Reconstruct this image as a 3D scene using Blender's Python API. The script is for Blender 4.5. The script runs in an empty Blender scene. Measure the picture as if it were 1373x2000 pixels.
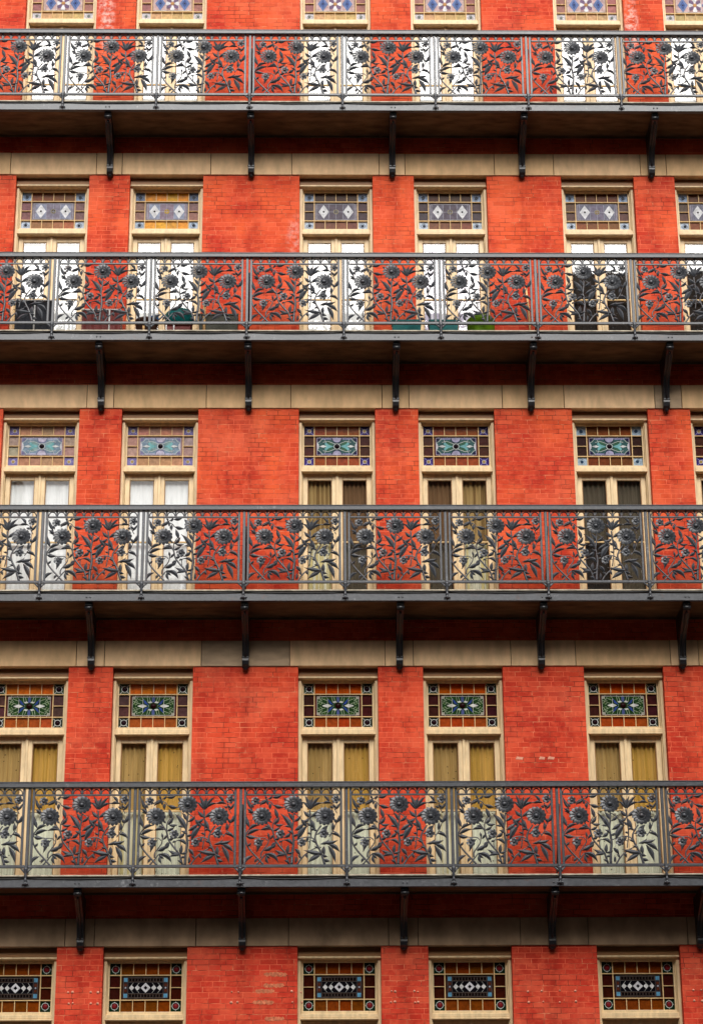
import bpy, math, random
from mathutils import Matrix, Vector
rnd = random.Random(7)
PI = math.pi
scene = bpy.context.scene
col = scene.collection

# ------------------------------------------------------------------ materials
def lin(r, g, b, k=1.0):
    f = lambda c: ((c/255.0)/12.92 if c/255.0 <= 0.04045 else (((c/255.0)+0.055)/1.055)**2.4)
    return (min(1, f(r)*k), min(1, f(g)*k), min(1, f(b)*k), 1.0)

def new_mat(name):
    m = bpy.data.materials.new(name); m.use_nodes = True
    nt = m.node_tree
    return m, nt, nt.nodes.get('Principled BSDF')

def N(nt, kind, **kw):
    n = nt.nodes.new(kind)
    for k, v in kw.items():
        if k.startswith('i_'):
            key = k[2:].replace('_', ' ')
            n.inputs[key].default_value = v
        else:
            setattr(n, k, v)
    return n

def ramp(nt, fac, p0, p1):
    n = N(nt, 'ShaderNodeMapRange'); n.clamp = True
    n.inputs['From Min'].default_value = p0; n.inputs['From Max'].default_value = p1
    nt.links.new(fac, n.inputs['Value']); return n.outputs['Result']

def mixc(nt, fac, a, b):
    n = N(nt, 'ShaderNodeMix', data_type='RGBA')
    for sock, v in ((n.inputs['Factor'], fac), (n.inputs[6], a), (n.inputs[7], b)):
        if hasattr(v, 'links'): nt.links.new(v, sock)
        else: sock.default_value = v
    return n.outputs[2]

def mathn(nt, op, a, b=0.0):
    n = N(nt, 'ShaderNodeMath', operation=op)
    for s, v in ((n.inputs[0], a), (n.inputs[1], b)):
        if hasattr(v, 'links'): nt.links.new(v, s)
        else: s.default_value = v
    return n.outputs[0]

def noise(nt, vec, scale, detail=4, rough=0.55):
    n = N(nt, 'ShaderNodeTexNoise'); n.inputs['Scale'].default_value = scale
    n.inputs['Detail'].default_value = detail; n.inputs['Roughness'].default_value = rough
    if vec is not None: nt.links.new(vec, n.inputs['Vector'])
    return n.outputs['Fac']

def scalev(nt, vec, s):
    n = N(nt, 'ShaderNodeMapping'); n.inputs['Scale'].default_value = s
    nt.links.new(vec, n.inputs['Vector']); return n.outputs['Vector']

def simple(name, rgba, rough=0.5, var=0.12, scale=12, spec=0.5, bump=0.0, stretch=(1, 1, 1), metallic=0.0, coat=0.0):
    m, nt, b = new_mat(name)
    geo = N(nt, 'ShaderNodeNewGeometry')
    v = scalev(nt, geo.outputs['Position'], stretch)
    f = noise(nt, v, scale, 5)
    dark = tuple(c*(1-var*1.6) for c in rgba[:3]) + (1,)
    lite = tuple(min(1, c*(1+var)) for c in rgba[:3]) + (1,)
    nt.links.new(mixc(nt, ramp(nt, f, 0.3, 0.7), dark, lite), b.inputs['Base Color'])
    b.inputs['Roughness'].default_value = rough
    b.inputs['Specular IOR Level'].default_value = spec
    b.inputs['Metallic'].default_value = metallic
    b.inputs['Coat Weight'].default_value = coat
    if bump:
        bp = N(nt, 'ShaderNodeBump'); bp.inputs['Strength'].default_value = bump; bp.inputs['Distance'].default_value = 0.004
        nt.links.new(f, bp.inputs['Height']); nt.links.new(bp.outputs['Normal'], b.inputs['Normal'])
    return m

def brick_material(name, bright, deep, patch=True):
    m, nt, b = new_mat(name)
    geo = N(nt, 'ShaderNodeNewGeometry')
    sep = N(nt, 'ShaderNodeSeparateXYZ'); nt.links.new(geo.outputs['Position'], sep.inputs[0])
    u = mathn(nt, 'ADD', sep.outputs[0], sep.outputs[1])
    com = N(nt, 'ShaderNodeCombineXYZ'); nt.links.new(u, com.inputs[0]); nt.links.new(sep.outputs[2], com.inputs[1])
    uv = com.outputs[0]
    # slight waviness of the courses
    wob = N(nt, 'ShaderNodeTexNoise'); wob.inputs['Scale'].default_value = 5; nt.links.new(uv, wob.inputs['Vector'])
    wv = N(nt, 'ShaderNodeVectorMath', operation='MULTIPLY_ADD')
    nt.links.new(wob.outputs['Color'], wv.inputs[0]); wv.inputs[1].default_value = (0.012, 0.006, 0); nt.links.new(uv, wv.inputs[2])
    bt = N(nt, 'ShaderNodeTexBrick'); bt.offset = 0.37; bt.offset_frequency = 2; bt.squash = 0.72; bt.squash_frequency = 3
    for k, v in (('Scale', 1.0), ('Mortar Size', 0.0046), ('Mortar Smooth', 0.35), ('Bias', 0.0), ('Brick Width', 0.225), ('Row Height', 0.0725)):
        bt.inputs[k].default_value = v
    bt.inputs['Color1'].default_value = (0, 0, 0, 1); bt.inputs['Color2'].default_value = (1, 1, 1, 1); bt.inputs['Mortar'].default_value = (.5, .5, .5, 1)
    nt.links.new(wv.outputs[0], bt.inputs['Vector'])
    per = bt.outputs['Color']; mort = bt.outputs['Fac']
    big = ramp(nt, noise(nt, scalev(nt, uv, (1, .75, 1)), 1.15, 5, 0.6), 0.39, 0.61)
    if patch:                     # the lower storeys were repainted in a deeper crimson
        st = mathn(nt, 'ADD', mathn(nt, 'MULTIPLY', mathn(nt, 'LESS_THAN', sep.outputs[2], 9.6), .5), mathn(nt, 'MULTIPLY', mathn(nt, 'LESS_THAN', sep.outputs[2], 5.7), .35))
        bright_s = mixc(nt, st, bright, (.63, .040, .024, 1))
    else: bright_s = bright
    base = mixc(nt, big, bright_s, deep)
    fade = ramp(nt, noise(nt, scalev(nt, uv, (1, 1.3, 1)), .8, 5, .7), .50, .68)
    base = mixc(nt, mathn(nt, 'MULTIPLY', fade, .38), base, (.73, .19, .095, 1) if patch else base)
    streak = ramp(nt, noise(nt, scalev(nt, uv, (5.5, .55, 1)), 1.0, 4, 0.6), 0.52, 0.74)
    base = mixc(nt, mathn(nt, 'MULTIPLY', streak, .6), base, tuple(c*.72 for c in deep[:3])+(1,))
    if patch:                     # rusty run-off below each bracket
        for bx in (-3.06, -.918, 1.225, 3.20, 5.175):
            dxx = mathn(nt, 'ABSOLUTE', mathn(nt, 'SUBTRACT', u, bx+.02))
            k = ramp(nt, dxx, .15, .02)
            nn = ramp(nt, noise(nt, scalev(nt, uv, (7, .8, 1)), 1.0, 4, .7), .35, .7)
            base = mixc(nt, mathn(nt, 'MULTIPLY', mathn(nt, 'MULTIPLY', k, nn), .75), base, tuple(c*.66 for c in deep[:3])+(1,))
    perv = mathn(nt, 'MULTIPLY', ramp(nt, per, .45, 1.0), 0.3)
    base = mixc(nt, perv, base, tuple(min(1, c*1.18+.03) for c in bright[:3])+(1,))
    perd = mathn(nt, 'MULTIPLY', ramp(nt, per, .3, .0), 0.32)
    base = mixc(nt, perd, base, tuple(c*.72 for c in deep[:3])+(1,))
    mid = noise(nt, uv, 9, 6, 0.65)
    base = mixc(nt, mathn(nt, 'MULTIPLY', ramp(nt, mid, .48, .70), .5), base, tuple(min(1, c*1.15+.025) for c in bright[:3])+(1,))
    # mortar: painted over, dark gaps, or bare pale lines in patches
    n1 = noise(nt, uv, 2.3, 4, .6); n2 = noise(nt, scalev(nt, uv, (1, 2.2, 1)), 3.7, 4, .65)
    mc = mixc(nt, ramp(nt, n1, .42, .56), (.11, .026, .016, 1), tuple(min(1, c*1.1+.04) for c in bright[:3])+(1,))
    mc = mixc(nt, ramp(nt, n2, .55, .66), mc, (.72, .29, .15, 1))
    base = mixc(nt, mathn(nt, 'MULTIPLY', mort, .85), base, mc)
    # flaked paint
    fl = ramp(nt, noise(nt, scalev(nt, uv, (1, 1.7, 1)), 26, 4, .6), .69, .73)
    fl = mathn(nt, 'MULTIPLY', fl, ramp(nt, noise(nt, uv, 1.9, 3), .5, .6))
    base = mixc(nt, mathn(nt, 'MULTIPLY', fl, .75), base, (.78, .42, .25, 1))
    if patch:
        # white efflorescence on two top-storey piers
        for (x0, z0, sx, sz) in ((-3.22, 20.1, .16, .75), (5.02, 19.9, .13, .75), (-.25, 16.2, .16, .45)):
            dx = mathn(nt, 'DIVIDE', mathn(nt, 'SUBTRACT', u, x0), sx); dz = mathn(nt, 'DIVIDE', mathn(nt, 'SUBTRACT', sep.outputs[2], z0), sz)
            d = mathn(nt, 'ADD', mathn(nt, 'MULTIPLY', dx, dx), mathn(nt, 'MULTIPLY', dz, dz))
            k = ramp(nt, d, 1.0, .1)
            e = mathn(nt, 'MULTIPLY', k, ramp(nt, noise(nt, uv, 11, 5, .7), .44, .62))
            base = mixc(nt, mathn(nt, 'MULTIPLY', e, .6 if z0 > 18 else .25), base, (.86, .70, .62, 1))
    nt.links.new(base, b.inputs['Base Color'])
    b.inputs['Roughness'].default_value = .7; b.inputs['Specular IOR Level'].default_value = .08
    h = mathn(nt, 'ADD', mathn(nt, 'MULTIPLY', mort, -1.0), mathn(nt, 'MULTIPLY', mid, .5))
    bp = N(nt, 'ShaderNodeBump'); bp.inputs['Strength'].default_value = .5; bp.inputs['Distance'].default_value = .005
    nt.links.new(h, bp.inputs['Height']); nt.links.new(bp.outputs['Normal'], b.inputs['Normal'])
    return m

def glass_material():
    m, nt, b = new_mat('window_glass'); nt.nodes.remove(b)
    out = nt.nodes.get('Material Output')
    tr = N(nt, 'ShaderNodeBsdfTransparent'); tr.inputs['Color'].default_value = (.93, .95, .94, 1)
    gl = N(nt, 'ShaderNodeBsdfGlossy'); gl.inputs['Roughness'].default_value = .015
    lw = N(nt, 'ShaderNodeLayerWeight'); lw.inputs['Blend'].default_value = .5
    fr = mathn(nt, 'ADD', mathn(nt, 'MULTIPLY', mathn(nt, 'POWER', lw.outputs['Facing'], 5.0), .90), .10)
    geo = N(nt, 'ShaderNodeNewGeometry')
    f = noise(nt, geo.outputs['Position'], 2.2, 2)
    bp = N(nt, 'ShaderNodeBump'); bp.inputs['Strength'].default_value = .05; bp.inputs['Distance'].default_value = .02
    nt.links.new(f, bp.inputs['Height']); nt.links.new(bp.outputs['Normal'], gl.inputs['Normal'])
    mx = N(nt, 'ShaderNodeMixShader')
    nt.links.new(fr, mx.inputs[0]); nt.links.new(tr.outputs[0], mx.inputs[1]); nt.links.new(gl.outputs[0], mx.inputs[2])
    nt.links.new(mx.outputs[0], out.inputs['Surface'])
    return m

def fabric(name, rgba, dots=None, stripes=None, rough=.9):
    m, nt, b = new_mat(name)
    geo = N(nt, 'ShaderNodeNewGeometry'); sep = N(nt, 'ShaderNodeSeparateXYZ'); nt.links.new(geo.outputs['Position'], sep.inputs[0])
    f = noise(nt, scalev(nt, geo.outputs['Position'], (9, 1, .7)), 1.6, 4)
    c = mixc(nt, ramp(nt, f, .35, .65), tuple(v*.78 for v in rgba[:3])+(1,), rgba)
    if stripes:
        s = ramp(nt, noise(nt, scalev(nt, geo.outputs['Position'], (1, 1, .02)), 14, 1), .5, .56)
        c = mixc(nt, s, c, stripes)
    if dots:
        com = N(nt, 'ShaderNodeCombineXYZ'); nt.links.new(sep.outputs[0], com.inputs[0]); nt.links.new(sep.outputs[2], com.inputs[1])
        vo = N(nt, 'ShaderNodeTexVoronoi'); vo.inputs['Scale'].default_value = 11; nt.links.new(com.outputs[0], vo.inputs['Vector'])
        c = mixc(nt, mathn(nt, 'MULTIPLY', ramp(nt, vo.outputs['Distance'], .12, .09), .9), c, dots)
    nt.links.new(c, b.inputs['Base Color']); b.inputs['Roughness'].default_value = rough; b.inputs['Specular IOR Level'].default_value = .1
    return m

M = {}
M['brick'] = brick_material('painted_red_brick', (.70, .098, .030, 1), (.47, .030, .015, 1))
M['far_brick'] = brick_material('old_brown_brick', (.12, .075, .05, 1), (.09, .055, .04, 1), False)
M['stone'] = simple('tan_lintel_stone', (.78, .52, .29, 1), .8, .13, 3.2, .25, .5, (2.2, 1, .9))
M['stone_b'] = simple('ochre_lintel_stone', (.74, .48, .25, 1), .8, .15, 2.6, .25, .5, (2.2, 1, .9))
M['stone_c'] = simple('shaded_lintel_stone', (.40, .27, .165, 1), .85, .24, 2.6, .2, .25, (1.5, 1, 1))  # lowest course: its deep shade is put into the stone colour
M['stone_grey'] = simple('grey_lintel_stone', (.46, .33, .21, 1), .8, .2, 3, .25, .25, (1, 1, 2.2))
M['wood'] = simple('cream_painted_wood', (.75, .56, .315, 1), .45, .13, 6, .4, .08, (3, 3, .7))
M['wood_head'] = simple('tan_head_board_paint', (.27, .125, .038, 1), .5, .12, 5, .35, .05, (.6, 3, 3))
def iron(name, rgba, rust, dust):
    m, nt, b = new_mat(name)
    oi = N(nt, 'ShaderNodeObjectInfo')
    geo = N(nt, 'ShaderNodeNewGeometry'); P = geo.outputs['Position']
    f = noise(nt, P, 24, 5, .6); g = noise(nt, P, 5.5, 4, .65); h = noise(nt, P, 60, 3, .6)
    c = mixc(nt, ramp(nt, f, .3, .7), tuple(v*.72 for v in rgba[:3])+(1,), tuple(v*1.25 for v in rgba[:3])+(1,))
    k = mathn(nt, 'MULTIPLY', ramp(nt, g, .58, .70), ramp(nt, h, .45, .62))
    c = mixc(nt, mathn(nt, 'MULTIPLY', k, rust), c, (.13, .055, .03, 1))
    k2 = mathn(nt, 'MULTIPLY', ramp(nt, g, .42, .32), ramp(nt, f, .5, .66))
    c = mixc(nt, mathn(nt, 'MULTIPLY', k2, dust), c, (.24, .24, .25, 1))
    nt.links.new(c, b.inputs['Base Color']); nt.links.new(ramp(nt, f, .2, 1.6), b.inputs['Roughness'])
    rr = N(nt, 'ShaderNodeMapRange'); rr.inputs['To Min'].default_value = .30; rr.inputs['To Max'].default_value = .55
    nt.links.new(f, rr.inputs['Value']); nt.links.new(rr.outputs[0], b.inputs['Roughness'])
    b.inputs['Specular IOR Level'].default_value = .7
    bp = N(nt, 'ShaderNodeBump'); bp.inputs['Strength'].default_value = .3; bp.inputs['Distance'].default_value = .004
    nt.links.new(f, bp.inputs['Height']); nt.links.new(bp.outputs['Normal'], b.inputs['Normal'])
    return m
M['iron'] = iron('dark_grey_painted_iron', (.052, .056, .065, 1), .5, .6)
M['iron_black'] = simple('black_bracket_iron', (.013, .013, .015, 1), .38, .3, 20, .5, .2)
M['girder'] = iron('grey_girder_paint', (.058, .062, .071, 1), .6, .75)
M['soffit'] = simple('brown_soffit_paint', (.15, .09, .045, 1), .8, .3, 3, .2, .1, (1, 3, 1))
M['deck'] = simple('worn_cream_deck_edge', (.50, .44, .34, 1), .8, .3, 9, .2, .1)
M['cable'] = simple('black_cable', (.012, .012, .012, 1), .5, .1)
M['came'] = simple('tan_glazing_bar', (.66, .46, .22, 1), .6, .12, 20, .2)
M['lead'] = simple('pale_lead_came', (.50, .52, .50, 1), .45, .2, 40)
M['glass'] = glass_material()
M['room'] = simple('dark_room', (.025, .018, .014, 1), .9, .3)
F = {}
F['white'] = fabric('white_curtain', (.90, .90, .91, 1), stripes=(.84, .84, .85, 1))
F['pale'] = fabric('pale_spotted_curtain', (.80, .80, .64, 1), dots=(.04, .05, .03, 1))
F['ochre'] = fabric('ochre_spotted_curtain', (.66, .38, .09, 1), dots=(.05, .03, .01, 1), stripes=(.50, .29, .055, 1))
F['umber'] = fabric('brown_spotted_curtain', (.52, .33, .12, 1), dots=(.05, .03, .01, 1), stripes=(.40, .25, .085, 1))
F['lilac'] = fabric('lilac_lace_curtain', (.62, .56, .70, 1), stripes=(.80, .78, .82, 1))
F['cream'] = fabric('cream_striped_curtain', (.78, .74, .58, 1), stripes=(.62, .52, .26, 1))
F['tan'] = fabric('tan_striped_curtain', (.44, .29, .12, 1), stripes=(.22, .13, .05, 1))
F['brown'] = fabric('dull_brown_curtain', (.20, .11, .055, 1))
F['dark'] = fabric('dark_room_sheet', (.028, .022, .019, 1))  # sheet standing in for the unlit room behind a pane
F['smoke'] = fabric('smoky_brown_curtain', (.11, .088, .062, 1))
F['warm'] = fabric('warm_tan_curtain', (.40, .24, .08, 1))

_gl = {}
def stain(rgb):
    if rgb in _gl: return _gl[rgb]
    c = lin(*rgb, k=.66)
    m, nt, b = new_mat('stained_glass_%02x%02x%02x' % rgb)
    geo = N(nt, 'ShaderNodeNewGeometry')
    f = noise(nt, geo.outputs['Position'], 17, 4, .65)
    d = tuple(v*.72 for v in c[:3])+(1,); l = tuple(min(1, v*1.2) for v in c[:3])+(1,)
    nt.links.new(mixc(nt, ramp(nt, f, .35, .65), d, l), b.inputs['Base Color'])
    b.inputs['Roughness'].default_value = .22; b.inputs['Specular IOR Level'].default_value = .06
    bp = N(nt, 'ShaderNodeBump'); bp.inputs['Strength'].default_value = .25; bp.inputs['Distance'].default_value = .004
    nt.links.new(f, bp.inputs['Height']); nt.links.new(bp.outputs['Normal'], b.inputs['Normal'])
    _gl[rgb] = m; return m

# ------------------------------------------------------------------ mesh builder
class MB:
    def __init__(s): s.v = []; s.f = []; s.mi = []; s.mats = []; s.sm = []
    def m(s, mat):
        if mat not in s.mats: s.mats.append(mat)
        return s.mats.index(mat)
    def add(s, vs, fs, mat, smooth=False):
        o = len(s.v); s.v += [tuple(v) for v in vs]; i = s.m(mat)
        for f in fs:
            s.f.append(tuple(o+k for k in f)); s.mi.append(i); s.sm.append(smooth)
    def box(s, x0, x1, y0, y1, z0, z1, mat, bev=0.0):
        if bev <= 0:
            vs = [(x, y, z) for x in (x0, x1) for y in (y0, y1) for z in (z0, z1)]
            s.add(vs, [(0, 1, 3, 2), (4, 6, 7, 5), (0, 4, 5, 1), (2, 3, 7, 6), (0, 2, 6, 4), (1, 5, 7, 3)], mat); return
        b = bev   # chamfered box
        vs = []; idx = {}
        for sx in (0, 1):
            for sy in (0, 1):
                for sz in (0, 1):
                    X = (x0, x1)[sx]; Y = (y0, y1)[sy]; Z = (z0, z1)[sz]
                    ix = X+(b if sx == 0 else -b); iy = Y+(b if sy == 0 else -b); iz = Z+(b if sz == 0 else -b)
                    for ax, p in (('x', (X, iy, iz)), ('y', (ix, Y, iz)), ('z', (ix, iy, Z))):
                        idx[(sx, sy, sz, ax)] = len(vs); vs.append(p)
        fs = []
        for sd in (0, 1):
            q = [(0, 0), (0, 1), (1, 1), (1, 0)]
            fs.append(tuple(idx[(sd, a, c, 'x')] for a, c in (q if sd == 0 else q[::-1])))
            fs.append(tuple(idx[(a, sd, c, 'y')] for a, c in (q[::-1] if sd == 0 else q)))
            fs.append(tuple(idx[(a, c, sd, 'z')] for a, c in (q if sd == 0 else q[::-1])))
        for a in (0, 1):
            for c in (0, 1):
                fs.append((idx[(a, c, 0, 'x')], idx[(a, c, 1, 'x')], idx[(a, c, 1, 'y')], idx[(a, c, 0, 'y')]))
                fs.append((idx[(a, 0, c, 'x')], idx[(a, 1, c, 'x')], idx[(a, 1, c, 'z')], idx[(a, 0, c, 'z')]))
                fs.append((idx[(0, a, c, 'y')], idx[(1, a, c, 'y')], idx[(1, a, c, 'z')], idx[(0, a, c, 'z')]))
                for e in (0, 1):
                    fs.append((idx[(a, c, e, 'x')], idx[(a, c, e, 'y')], idx[(a, c, e, 'z')]))
        s.add(vs, fs, mat)
    def tube(s, pts, rs, mat, n=6, flat=1.0):
        pts = [Vector(p) for p in pts]
        if not isinstance(rs, (list, tuple)): rs = [rs]*len(pts)
        vs = []; fs = []
        for i, p in enumerate(pts):
            t = (pts[min(i+1, len(pts)-1)]-pts[max(i-1, 0)]).normalized()
            a = Vector((0, 1, 0)) if abs(t.y) < .9 else Vector((1, 0, 0))
            u = t.cross(a).normalized(); w = u.cross(t).normalized()
            for k in range(n):
                an = 2*PI*k/n
                vs.append(p+u*math.cos(an)*rs[i]+w*math.sin(an)*rs[i]*flat)
        for i in range(len(pts)-1):
            for k in range(n):
                k2 = (k+1) % n
                fs.append((i*n+k, i*n+k2, (i+1)*n+k2, (i+1)*n+k))
        fs.append(tuple(range(n))[::-1]); fs.append(tuple((len(pts)-1)*n+k for k in range(n)))
        s.add(vs, fs, mat, True)
    def lathe(s, c, prof, mat, n=16, axis='z', smooth=True):
        vs = []; fs = []
        for r, h in prof:
            for k in range(n):
                a = 2*PI*k/n
                if axis == 'z': vs.append((c[0]+r*math.cos(a), c[1]+r*math.sin(a), c[2]+h))
                else: vs.append((c[0]+r*math.cos(a), c[1]-h, c[2]+r*math.sin(a)))
        for i in range(len(prof)-1):
            for k in range(n):
                k2 = (k+1) % n
                fs.append((i*n+k, i*n+k2, (i+1)*n+k2, (i+1)*n+k))
        fs.append(tuple(range(n))[::-1]); fs.append(tuple((len(prof)-1)*n+k for k in range(n)))
        s.add(vs, fs, mat, smooth)
    def prism(s, poly, y0, y1, mat):            # polygon in the x-z plane, extruded in y
        n = len(poly)
        vs = [(x, y0, z) for x, z in poly]+[(x, y1, z) for x, z in poly]
        fs = [tuple(range(n))[::-1], tuple(range(n, 2*n))]+[(i, (i+1) % n, n+(i+1) % n, n+i) for i in range(n)]
        s.add(vs, fs, mat)
    def bar(s, p, q, w, y0, y1, mat):           # flat strip in the x-z plane
        d = Vector((q[0]-p[0], q[1]-p[1])); L = d.length or 1e-6; nx, nz = -d.y/L*w/2, d.x/L*w/2
        s.prism([(p[0]+nx, p[1]+nz), (p[0]-nx, p[1]-nz), (q[0]-nx, q[1]-nz), (q[0]+nx, q[1]+nz)], y0, y1, mat)
    def leaf(s, base, tip, width, mat, y=0.0, bend=0.0, h=.012, n=9, tilt=0.0):
        bx, bz = base; tx, tz = tip
        dx, dz = tx-bx, tz-bz; L = math.hypot(dx, dz); ux, uz = dx/L, dz/L; nx, nz = -uz, ux
        vs = []; fs = []
        for i in range(n+1):
            t = i/n
            w = width*.5*max(.13 if i < n else .02, math.sin(PI*(t**.80))**1.25)
            o = bend*L*math.sin(PI*t)
            cx, cz = bx+dx*t+nx*o, bz+dz*t+nz*o
            yo = y-.006*math.sin(PI*t)-tilt*t
            r = w/(width*.5)
            vs += [(cx-nx*w, yo+.004, cz-nz*w), (cx+nx*w*.12, yo-h*(.25+.75*r), cz+nz*w*.12), (cx+nx*w, yo-.002, cz+nz*w), (cx, yo+.012, cz)]
        for i in range(n):
            a, b = i*4, (i+1)*4
            for k in range(4):
                k2 = (k+1) % 4
                fs.append((a+k, a+k2, b+k2, b+k))
        fs.append((3, 2, 1, 0)); fs.append(tuple(n*4+k for k in range(4)))
        s.add(vs, fs, mat)
    def mesh(s, name):
        me = bpy.data.meshes.new(name); me.from_pydata(s.v, [], s.f)
        for m in s.mats: me.materials.append(m)
        me.polygons.foreach_set('material_index', s.mi); me.polygons.foreach_set('use_smooth', s.sm)
        me.validate(); me.update()
        import bmesh
        bm = bmesh.new(); bm.from_mesh(me); bmesh.ops.recalc_face_normals(bm, faces=bm.faces); bm.to_mesh(me); bm.free()
        return me
    def build(s, name, parent=None, loc=None):
        return link(name, s.mesh(name), parent, loc)

def link(name, me, parent=None, loc=None):
    o = bpy.data.objects.new(name, me); col.objects.link(o)
    if parent: o.parent = parent
    if loc: o.location = loc
    return o
def empty(name, loc, parent=None):
    o = bpy.data.objects.new(name, None); col.objects.link(o); o.location = loc; o.empty_display_size = .2
    if parent: o.parent = parent
    return o
def tag(o, label=None, cat=None, group=None, kind=None):
    if label: o['label'] = label
    if cat: o['category'] = cat
    if group: o['group'] = group
    if kind: o['kind'] = kind
    return o

# ------------------------------------------------------------------ layout (metres; x along the facade, -y towards the street, camera height z = 0)
ZG = {'one': 6.161, 'two': 10.127, 'three': 14.10, 'four': 17.932}          # underside of each balcony, lowest first
GIR = [6.161, 10.127, 14.10, 17.932]
ZL = [5.535, 9.432, 13.372, 17.265, 21.01]                                   # underside of the lintel course of each storey
WX = [-3.93, -2.204, .369, 2.107, 4.353, 6.085]                              # window centres
HW = .556                                                                    # half width of an opening
DOORH = 3.09
GROUND = -1.6
XA, XB = -9.0, 11.0
LH = .372                                                                    # lintel height

# ------------------------------------------------------------------ the building
hotel = empty('brick_building', (0, 0, GROUND))
tag(hotel, 'red painted brick building with stained glass transom windows behind black iron balconies', 'building')
def part(mb, name, parent=hotel):
    o = mb.build(name, parent)
    if parent is hotel: o.location = (0, 0, -GROUND)
    return o

SILL = [z-DOORH if k == 0 else GIR[k-1]+.166 for k, z in enumerate(ZL)]
w = MB()
xs = sorted([XA, XB]+[c-HW for c in WX]+[c+HW for c in WX])
zs = [GROUND]
for z, sl_ in zip(ZL, SILL): zs += [sl_, z, z+LH]
zs += [25.4]
for i in range(len(xs)-1):
    for j in range(len(zs)-1):
        xm = (xs[i]+xs[i+1])/2; zm = (zs[j]+zs[j+1])/2
        if any(abs(xm-c) < HW for c in WX) and any(sl_ < zm < z for z, sl_ in zip(ZL, SILL)): continue
        if any(z < zm < z+LH for z in ZL): continue
        w.add([(xs[i], 0, zs[j]), (xs[i+1], 0, zs[j]), (xs[i+1], 0, zs[j+1]), (xs[i], 0, zs[j+1])], [(0, 1, 2, 3)], M['brick'])
for z, sl_ in zip(ZL, SILL):
    for c in WX:
        for sx in (-1, 1):
            x = c+sx*HW
            w.add([(x, 0, sl_), (x, 0, z), (x, .36, z), (x, .36, sl_)], [(0, 1, 2, 3)], M['brick'])
        w.add([(c-HW, 0, sl_), (c+HW, 0, sl_), (c+HW, .36, sl_), (c-HW, .36, sl_)], [(0, 1, 2, 3)], M['stone'])
for (a, b_) in ((XA, XA), (XB, XB)):
    w.add([(a, 0, GROUND), (a, 9, GROUND), (a, 9, 25.4), (a, 0, 25.4)], [(0, 1, 2, 3)], M['brick'])
w.add([(XA, 0, 25.4), (XB, 0, 25.4), (XB, 9, 25.4), (XA, 9, 25.4)], [(0, 1, 2, 3)], M['room'])
w.add([(XA, 9, GROUND), (XB, 9, GROUND), (XB, 9, 25.4), (XA, 9, 25.4)], [(0, 1, 2, 3)], M['brick'])
part(w, 'brick_wall')
r_ = MB(); r_.box(XA+.05, XB-.05, .62, .66, GROUND, 25.3, M['room'])
part(r_, 'interior_wall')

JX = [XA, -7.6, -7.2, -5.85, -4.58, -3.275, -2.885, -1.537, -.305, 1.027, 1.42, 2.785, 3.69, 5.02, 5.415, 6.8, 8.1, 9.4, XB]
for fi, z in enumerate(ZL):
    for i in range(len(JX)-1):
        mb = MB(); g = .0045
        jit = rnd.uniform(-.003, .003)
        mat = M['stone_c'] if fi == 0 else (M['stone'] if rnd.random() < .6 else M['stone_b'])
        if (fi == 1 and i == 7) or (fi == 2 and i == 13): mat = M['stone_grey']
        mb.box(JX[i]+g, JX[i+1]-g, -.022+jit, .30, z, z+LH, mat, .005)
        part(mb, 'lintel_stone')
lb = MB()
for z in ZL: lb.box(XA, XB, .012, .29, z+.01, z+LH-.004, M['room'])
part(lb, 'lintel_bed')

# patched bricks and anchor plugs between the windows of the lowest row seen
M['bare'] = simple('bare_tan_brick', (.62, .185, .09, 1), .85, .34, 26, .2, .2)
M['plug'] = simple('pale_mortar_plug', (.72, .33, .22, 1), .9, .2, 25, .1, .2)
def patch(x0, x1, z, h=.062):
    mb = MB(); ja = rnd.uniform(-.004, .004)
    n = 22; x0 += rnd.uniform(-.02, .02); x1 += rnd.uniform(-.03, .02)
    ez = lambda i: min(1.0, .25+min(i, n-i)/2.5)
    zc = z+h/2
    top = [(x0+(x1-x0)*i/n, zc+ez(i)*(h/2+rnd.uniform(-.018, .005))) for i in range(n+1)]; bot = [(x0+(x1-x0)*i/n, zc-ez(i)*(h/2+rnd.uniform(-.014, .005))) for i in range(n+1)]
    mb.prism(bot+top[::-1], -.0025, .01, M['bare']); part(mb, 'patched_brick')
def plug(x, z, r=.016):
    mb = MB(); mb.lathe((x, .002, z), [(r*1.25, 0), (r*1.1, .006), (r*.7, .014), (r*.2, .017)], M['plug'], 9, 'y'); part(mb, 'anchor_plug')

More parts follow.
